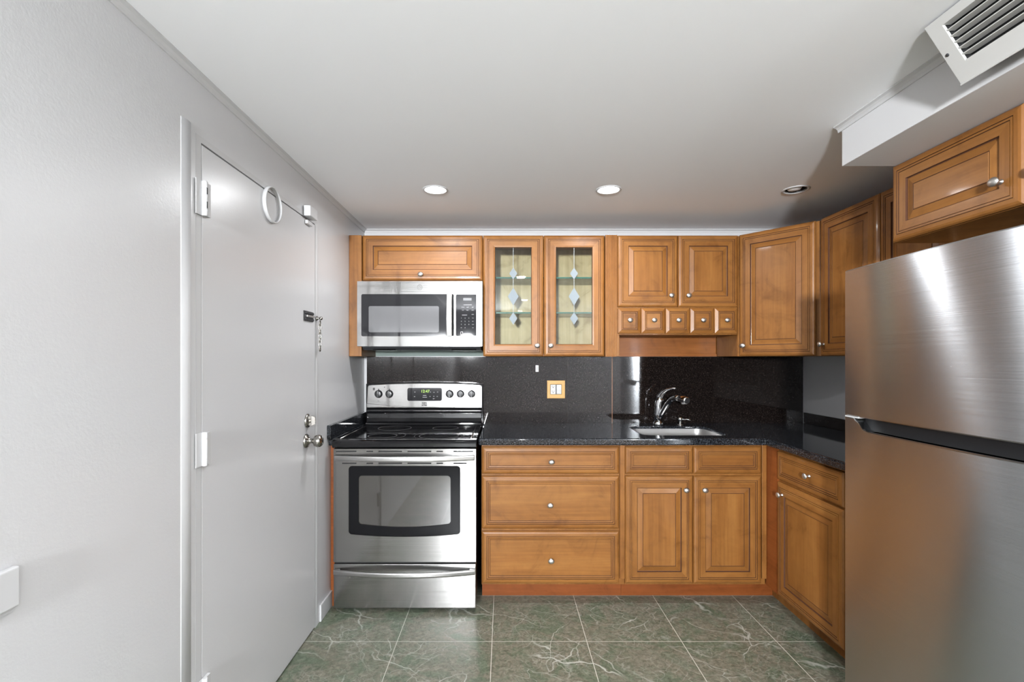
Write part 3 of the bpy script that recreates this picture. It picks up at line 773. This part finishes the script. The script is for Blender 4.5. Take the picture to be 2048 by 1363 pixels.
# outlet plate, sticker
t = thing('outlet_plate', 'pale wooden wall plate with a double outlet and white rocker switch', 'outlet', (.348, SB, 1.14))
F = frame((.289, SB - .0005, 1.078), (1, 0, 0), (0, -1, 0)); S_ = .120
mb = MB(); ring_plate(mb, F, [(0, 0), (S_, 0), (S_, S_), (0, S_)], [(.021, .027), (.097, .027), (.097, .093), (.021, .093)], 0, .007)
obj('plate', mb, gold_wood, t, .002)
mb = MB(); mb.fbox(F, .0215, .0965, .0275, .0925, 0, .003); obj('mounting_strap', mb, ring_grey, t)
mb = MB(); mb.fbox(F, .024, .056, .029, .091, .003, .0085, 0)
for b in (.044, .078):
    for a in (.034, .046): mb.fbox(F, a - .0013, a + .0013, b - .0035 + .004, b + .0045 + .004, .0085, .0088, 1)
    mb.prism(F, [(.040 + .0032 * math.cos(q), b - .0045 + .0032 * math.sin(q)) for q in [2*math.pi*i/10 for i in range(10)]], .0085, .0088, 1)
mb.fbox(F, .035, .045, .057, .0605, .0085, .0092, 0); mb.fbox(F, .035, .045, .0615, .065, .0085, .0092, 0)
obj('socket', mb, [white_plastic, dark], t, .0006)
mb = MB(); F2 = F
mb.prism(lambda a, b, c: F(c, a, b), [(.029, .003), (.029, .0065), (.060, .0095), (.091, .0075), (.091, .003)], .064, .095)
obj('rocker_switch', mb, white_plastic, t, .0006)
mb = MB(); mb.box(.212, .232, SB - .0015, SB - .0004, 1.256, 1.300)
mb.box(.218, .226, SB - .0018, SB - .0015, 1.262, 1.294, 1)
tag(obj('sticker', mb, [white_plastic, legend], origin=(.222, SB, 1.256)), 'small white paper sticker stuck on the backsplash above the outlet', 'sticker')

# ------------------------------------------------------------------ range
X0, X1, YS = -.9045, -.1465, 2.593
XM = (X0 + X1) / 2
rg = thing('range', 'freestanding stainless electric range with black glass cooktop', 'range', (XM, 2.95, 0))
mb = MB(); mb.box(X0 + .004, X1 - .004, YS + .045, 3.255, .030, .885); obj('body', mb, black_plastic, rg)
FS = frame((0, YS, 0), (1, 0, 0), (0, -1, 0))
# cooktop
mb = MB()
pf = [(2.585, .872), (2.578, .880), (2.577, .897), (2.584, .908), (2.600, .913), (2.640, .9145), (3.180, .9155), (3.200, .9155), (3.225, .9155), (3.225, .872)]
mb.prism(lambda a, b, c: V((c, a, b)), pf, X0 - .002, X1 + .002)
ck = obj('cooktop', mb, black_gloss, rg, .003)
mb = MB(); mb.box(X0 + .035, X1 - .035, 2.635, 3.165, .9150, .9166); obj('glass_surface', mb, ceran, ck, .0005)
for cx, cy, rads in ((-.673, 2.715, (.078, .125)), (-.360, 2.715, (.108, .135)), (-.673, 3.02, (.100,)), (-.360, 3.02, (.078,))):
    mb = MB()
    for r_ in rads:
        ww = .0018 if r_ == rads[0] else .0009
        mb.lathe((cx, cy, .9168), (0, 0, 1), [(r_ - ww, 0), (r_ - ww, .0003), (r_ + ww, .0003), (r_ + ww, 0)], 64, cap0=False, cap1=False)
    obj('burner_ring', mb, ring_grey, ck)
for x in (X0 + .030, X1 - .030):
    mb = MB(); mb.tube([(x, 2.62, .9165), (x, 3.17, .9175)], .0028, 8); obj('edge_trim', mb, steel_plain, ck)
# backguard
bg = None
BY = 3.236
mb = MB()
arc = [(X0 - .008 + (X1 - X0 + .016) * i / 24, 1.178 + .013 * (1 - (2 * i / 24 - 1) ** 2)) for i in range(25)]
outer = [(X0 - .008, .90), (X1 + .008, .90)] + arc[::-1]
mb.prism(lambda a, b, c: V((a, c, b)), outer, BY + .004, SB - .004)
pf = [(3.190, .9155), (3.196, .924), (3.214, .930), (3.226, .955), (3.232, .985), (3.222, 1.000), (3.226, 1.012), (3.240, 1.020), (3.240, .9155)]
mb.prism(lambda a, b, c: V((c, a, b)), pf, X0 + .001, X1 - .001)
bg = obj('backguard', mb, black_gloss, rg, .003)
mb = MB()
def edge(i, n=24): return 2 * i / n - 1
pts_t = [(X0 + .004 + (X1 - X0 - .004) * i / 24, 1.169 + .012 * (1 - edge(i) ** 2)) for i in range(25)]
pts_t[0] = (pts_t[0][0], 1.158); pts_t[-1] = (pts_t[-1][0], 1.158)
pts_t.insert(1, (X0 + .010, 1.168)); pts_t.insert(-1, (X1 - .006, 1.168))
pts_b = [(X0 - .001 + (X1 - X0 + .002) * i / 24, 1.024) for i in range(25)]
mb.prism(lambda a, b, c: V((a, BY + c + (b - 1.02) * .05, b)), [(x, z) for x, z in pts_b] + pts_t[::-1], -.005, .004)
pan = obj('control_panel', mb, range_steel, bg, .002)
mb = MB()     # crescent lower lip
lo = [(X0 + (X1 - X0) * i / 24, 1.022) for i in range(25)]; hi = [(X0 + (X1 - X0) * i / 24, 1.050 - .024 * (1 - edge(i) ** 2)) for i in range(25)]
mb.prism(lambda a, b, c: V((a, BY + c + (b - 1.02) * .05, b)), lo + hi[::-1], -.010, -.0052)
obj('lower_lip', mb, range_steel, bg, .0015)
PF = lambda a, b, c=0.0: V((a, BY - .005 - c + (b - 1.02) * .05, b))
mb = MB(); mb.prism(PF, rrect(-.638, -.410, 1.066, 1.151, .012), 0, .003)
dsp = obj('display', mb, micro_black, bg, .001)
mb = MB(); mb.text(PF, '12:47', .026, -.520, 1.128, .0034, 0, .0002)
obj('clock_digits', mb, lcd, bg, label='green clock digits')
for a, b in ((-.588, 1.124), (-.590, 1.094), (-.486, 1.124), (-.462, 1.122), (-.438, 1.124), (-.488, 1.095), (-.463, 1.096), (-.440, 1.095)):
    mb = MB(); mb.fbox(PF, a - .004, a + .004, b - .0014, b + .0014, .0031, .0034); obj('touch_key', mb, legend, bg)
mb = MB(); mb.fbox(PF, -.535, -.512, 1.100, 1.103, .0031, .0034); obj('display_print', mb, legend, bg)
mb = MB(); mb.fbox(PF, -.537, -.508, 1.088, 1.091, .0031, .0034); obj('display_print', mb, legend, bg)
for a, b, r_ in ((-.466, 1.080, .003), (-.458, 1.081, .002)):
    mb = MB(); mb.lathe(PF(a, b, .003), (0, -1, 0), [(r_, 0), (r_, .0006)], 10); obj('touch_key', mb, legend, bg)
for kx in (-.828, -.757, -.359, -.287, -.214):
    mb = MB(); O = PF(kx, 1.111, 0)
    mb.lathe(O, (0, -1, 0), [(.0262, 0), (.0262, .003), (.0225, .005), (.0215, .018), (.019, .021), (0, .0215)], 28)
    mb.box(O.x - .0045, O.x + .0045, O.y - .030, O.y - .018, O.z - .021, O.z + .021)
    mb.box(O.x - .0010, O.x + .0010, O.y - .0305, O.y - .030, O.z + .004, O.z + .020, 1)
    mb.box(O.x - .0018, O.x + .0018, O.y - .003, O.y - .0005, O.z + .0255, O.z + .034)
    obj('burner_knob', mb, [black_plastic, legend], bg, .0012)
mb = MB()
mb.text(PF, 'KEN', .0165, -.526, 1.050, .0008, 0, .0006, bold=.0007); mb.text(PF, 'MORE', .0125, -.526, 1.0375, .0008, 0, .0006, bold=.0006)
obj('logo', mb, legend_dark, bg)
def mark(name, *q):
    mb = MB(); mb.fbox(PF, *q, .0003, .0008); obj(name, mb, legend_dark, bg)
mark('badge', -.866, -.853, 1.136, 1.152)
for kx in (-.828, -.757, -.359, -.287, -.214): mark('dial_print', kx - .004, kx - .0025, 1.062, 1.069); mark('dial_print', kx + .001, kx + .005, 1.064, 1.066)
mark('dial_print', -.382, -.332, 1.1605, 1.162); mark('dial_print', -.258, -.246, 1.152, 1.156); mark('dial_print', -.792, -.788, 1.153, 1.158)
# oven door
zd0, zd1 = .268, .866
mb = MB()
wx0, wx1, wz0, wz1 = -.820, -.233, .416, .774
def win(g, bow):
    a0, a1, b0, b1, r = wx0 + g, wx1 - g, wz0 + g, wz1 - g, .018
    p = rrect(a0, a1, b0, b1, r, 5)
    n = 14
    bot = [(a0 + r + (a1 - a0 - 2 * r) * i / n, b0 - bow * (1 - (2 * i / n - 1) ** 2)) for i in range(1, n)]
    q = p[:18] + bot + p[18:]
    return q
ow = win(-.002, .013)
# door skin = ring between rectangle and window opening, resampled radially
def rect_match(poly, x0, x1, z0, z1):
    cx, cz = (x0 + x1) / 2, (z0 + z1) / 2; out = []
    for a, b in poly:
        dx, dz = a - cx, b - cz
        s_ = min((x1 - cx) / abs(dx) if abs(dx) > 1e-9 else 1e9, (z1 - cz) / abs(dz) if abs(dz) > 1e-9 else 1e9)
        out.append((cx + dx * s_, cz + dz * s_))
    return out
def skin(mb, F, poly, x0, x1, z0, z1, c0, c1, m=0):
    o_ = rect_match(poly, x0, x1, z0, z1)
    for cx, cz in ((x0, z0), (x1, z0), (x1, z1), (x0, z1)):
        i = min(range(len(o_)), key=lambda i: (o_[i][0] - cx) ** 2 + (o_[i][1] - cz) ** 2); o_[i] = (cx, cz)
    ring_plate(mb, F, o_, poly, c0, c1, m)
skin(mb, FS, ow, X0 + .002, X1 - .002, zd0, zd1, -.030, 0)
mb.box(X0 + .004, X1 - .004, YS + .0305, YS + .044, zd0, zd1, 1)
for x0, x1 in ((672, 712.7), (733, 746), (757, 804), (815, 862.5), (873, 886), (907, 946)):
    a, b = (x0 - 1008) / 378, (x1 - 1008) / 378
    mb.fbox(FS, a, b, .8495, .8560, 0, .0006, 1)
    if x0 == 672: a += .033
    if x0 == 907: b -= .033
    mb.fbox(FS, a, b, .7865, .7930, 0, .0006, 1)
od = obj('oven_door', mb, [range_steel, dark], rg)
mb = MB(); ring_plate(mb, FS, win(0, .013), win(.050, .014), -.006, -.001); 
mb.prism(FS, win(.049, .014), -.008, -.0062, 1)
obj('oven_window', mb, [black_glass, oven_glass], od)
def bow_handle(name, z, x0, x1, out, hgt, parent, thick=.010):
    mb = MB(); rs = []; n = 28
    for i in range(n + 1):
        s_ = 2 * i / n - 1; x = x0 + (x1 - x0) * i / n; y = YS - .006 - out * (1 - abs(s_) ** 2.2)
        rs.append([V((x, y + dy, z + dz)) for dy, dz in ((0, -hgt * .5), (-thick * .85, -hgt * .46), (-thick, -hgt * .22), (-thick, hgt * .22), (-thick * .85, hgt * .46), (0, hgt * .5))])
    mb.rings(rs, smooth=False)
    for x in (x0, x1 - .03): mb.box(x, x + .03, YS - .008, YS + .001, z - hgt * .4, z + hgt * .4)
    return obj(name, mb, handle_steel, parent, .0015)
bow_handle('handle', .8205, X0 + .010, X1 - .010, .040, .029, od)
# storage drawer
mb = MB(); mb.box(X0 + .002, X1 - .002, YS, YS + .042, .022, .257); sd = obj('storage_drawer', mb, range_steel, rg, .004, 3)
bow_handle('handle', .2185, X0 + .006, X1 - .006, .042, .028, sd)
mb = MB(); mb.box(X0 + .004, X1 - .004, YS + .010, YS + .044, .2575, .2675); obj('drawer_gap', mb, dark, rg)
for x in (X0 + .05, X1 - .05):
    mb = MB(); mb.lathe((x, YS + .06, 0), (0, 0, 1), [(.018, 0), (.018, .008), (.008, .012), (.008, .031)], 16); obj('foot', mb, black_plastic, rg)

# ------------------------------------------------------------------ microwave
MX0, MX1, MY, MZ0, MZ1 = -.882, -.130, 2.943, 1.418, 1.808
mw = thing('microwave', 'stainless over-the-range microwave hung under the short cabinet', 'microwave', (-.506, 3.1, 1.39))
FM = frame((0, MY, 0), (1, 0, 0), (0, -1, 0))
mb = MB(); mb.prism(lambda a, b, c: V((c, a, b)), [(MY + .028, MZ1 - .001), (MY + .028, 1.414), (MY + .05, 1.396), (3.285, 1.392), (3.285, MZ1 - .001)], MX0 + .022, MX1 - .010)
obj('body', mb, grey_plastic, mw, .002)
XS = -.2915
FBK = (1.478, 1.731)
wp = rrect(-.857, -.2935, *FBK, .010, 4)
wp = [(min(a, -.2935), b) for a, b in wp]
mb = MB(); skin(mb, FM, rrect(-.857, -.300, *FBK, .009, 4), MX0, XS - .0015, MZ0, MZ1, -.027, 0)
md = obj('door', mb, steel, mw)
mb = MB(); mb.prism(FM, rrect(-.857, -.300, *FBK, .009, 4), -.006, -.0008)
w_ = obj('window', mb, micro_black, md)
mb = MB(); mb.prism(FM, rrect(-.813, -.391, 1.502, 1.659, .009, 4), -.0007, -.0003); obj('window_screen', mb, micro_mesh, md)
mb = MB(); rs = []
for i in range(13):
    s_ = 2 * i / 12 - 1; z = 1.479 + .253 * i / 12; c = .020 + .012 * (1 - s_ * s_)
    rs.append([FM(a, z, c + dc) for a, dc in ((-.3430, -.006), (-.3430, .0045), (-.3405, .007), (-.3115, .007), (-.309, .0045), (-.309, -.006))])
mb.rings(rs, smooth=False); mb.fbox(FM, -.338, -.314, 1.481, 1.497, -.001, .020); mb.fbox(FM, -.338, -.314, 1.713, 1.729, -.001, .020)
obj('handle', mb, handle_steel, md, .001)
mb = MB(); skin(mb, FM, rrect(XS + .002, -.165, *FBK, .008, 4), XS + .0012, MX1, MZ0, MZ1, -.027, 0)
mp = obj('control_panel', mb, steel, mw)
mb = MB(); mb.prism(FM, rrect(XS + .002, -.165, *FBK, .008, 4), -.006, -.0008); obj('keypad', mb, micro_black, mp)
mb = MB(); c0 = -.0004
for j, row in enumerate((('1', '2', '3', 'MIN'), ('4', '5', '6', 'SEC'), ('7', '8', '9', 'TEMP'), ('SET', '0', '', 'CLK'))):
    for i, s_ in enumerate(row):
        if s_: mb.text(FM, s_, .0085 if len(s_) == 1 else .0052, (-.2565, -.2340, -.2110, -.1870)[i], 1.587 - j * .0193, c0, 0, .0001)
obj('key_number', mb, legend, mp)
for s_, a, b in (('COOK', -.2470, 1.652), ('HEAT', -.2180, 1.652), ('DEF', -.1880, 1.652), ('POP', -.2470, 1.634), ('MELT', -.2190, 1.634), ('PWR', -.1880, 1.634), ('ADD', -.1880, 1.609)):
    mb = MB(); mb.text(FM, s_, .0062, a, b, c0, 0, .0001); obj('key_word', mb, legend, mp)
mb = MB(); mb.fbox(FM, -.243, -.193, 1.6655, 1.6675, c0, c0 + .0001); obj('key_print', mb, legend, mp)
mb = MB(); mb.fbox(FM, -.252, -.222, 1.6045, 1.6065, c0, c0 + .0001); obj('key_print', mb, legend, mp)
mb = MB(); ring_plate(mb, FM, rrect(-.2610, -.2470, 1.486, 1.506, .003, 2), rrect(-.2595, -.2485, 1.4875, 1.5045, .0025, 2), c0, c0 + .0001)
obj('key_print', mb, legend, mp)
mb = MB(); mb.fbox(FM, -.245, -.195, 1.693, 1.708, -.0007, -.0004); obj('display', mb, grey_plastic, mp)
mb = MB(); E = FM(-.506, 1.7715, 0)
mb.lathe(E, (0, -1, 0), [(.0155, 0), (.0155, .0006), (.0140, .0006), (.0140, 0)], 36, cap0=False, cap1=False)
for s_, dx in ((1, -.004), (-1, .005)):
    mb.tube([E + V((dx + s_ * .0048 * math.cos(q), -.0005, .0062 * math.sin(q) * (1 if s_ > 0 else .9))) for q in [.5 + 5.0 * i / 16 for i in range(17)]], .0006, 6)
mb.tube([E + V((.005 - .004 * i / 6, -.0005, -.001 - .004 * (i / 6) ** 2)) for i in range(7)], .0006, 6)
obj('emblem', mb, mat('emblem_grey', (.16, .16, .16), .4, 0.0), md)
for x0, x1 in ((-.80, -.66), (-.32, -.17)):
    mb = MB(); mb.prism(lambda a, b, c: V((c, a, b)), [(MY + .040, 1.4025), (MY + .0505, 1.3945), (3.15, 1.3915), (3.15, 1.3935)], x0, x1)
    obj('filter', mb, steel_plain, mw)

# ------------------------------------------------------------------ fridge
RX, RY0, RY1 = 1.300, 1.110, 1.867
fg = thing('fridge', 'tall stainless top-freezer fridge standing beside the base cabinets', 'fridge', (1.66, 1.49, 0))
FZ = 1.676
mb = MB(); mb.box(RX + .085, WR - .03, RY0 + .004, RY1 - .004, .03, FZ - .012); obj('body', mb, fridge_side, fg, .004)
def fx(y):
    s_ = 2 * (y - RY0) / (RY1 - RY0) - 1
    return RX - .014 * (1 - s_ * s_)
def slab(z0, z1, cut=False):
    """bow-fronted door; a recessed grip channel runs along the top edge when cut"""
    mb = MB(); n = 30; rs = []; skin_ = []
    for i in range(n + 1):
        y = RY1 - (RY1 - RY0) * i / n; x = fx(y); e = 0.0
        if cut:
            q = (RY1 - y - .055) / .06; q = max(0.0, min(1.0, q)); q = q * q * (3 - 2 * q); e = .040 * q
        zt = z1 - e
        back = RX + .080
        rs.append([V(p) for p in ((x, y, zt - .004), (x + .003, y, zt), (back, y, zt), (back, y, z0), (x + .004, y, z0), (x, y, z0 + .004))])
        skin_.append([V((x, y, z0 + .004)), V((x, y, zt - .004))])
    mb.rings(rs, closed=False, smooth=False)
    mb.rings(skin_, closed=False, smooth=True, cap0=False, cap1=False)
    return mb
mb = slab(1.128, FZ); o = obj('freezer_door', mb, steel_dark, fg)
mb = slab(.055, 1.122, True); o2 = obj('fridge_door', mb, steel_dark, fg)
mb = MB(); n = 30; rs = []
for i in range(n + 1):
    y = RY1 - .070 - (RY1 - .070 - RY0) * i / n; x = fx(y)
    rs.append([V(p) for p in ((x + .030, y, 1.076), (x + .030, y, 1.124), (x + .075, y, 1.124), (x + .075, y, 1.076))])
mb.rings(rs, smooth=False); obj('grip_recess', mb, recess_black, fg)
mb = MB(); rs = []
for i in range(n + 1):
    y = RY1 - (RY1 - RY0) * i / n; x = fx(y); q = max(0.0, min(1.0, (RY1 - y - .055) / .06)); q = q * q * (3 - 2 * q)
    z = 1.122 - .040 * q
    rs.append([V(p) for p in ((x - .0012, y, z - .0025), (x - .0012, y, z + .0005), (x + .004, y, z + .0012), (x + .004, y, z - .0025))])
mb.rings(rs, smooth=False); obj('door_edge_trim', mb, steel_plain, fg)
mb = MB(); mb.box(RX - .002, RX + .05, RY1 - .070, RY1 - .001, 1.1228, 1.1275); obj('hinge_cover', mb, white_plastic, fg, .001)
mb = MB(); mb.box(RX + .03, RX + .12, RY0 + .01, RY1 - .01, .0, .05); obj('kick_plate', mb, black_plastic, fg)
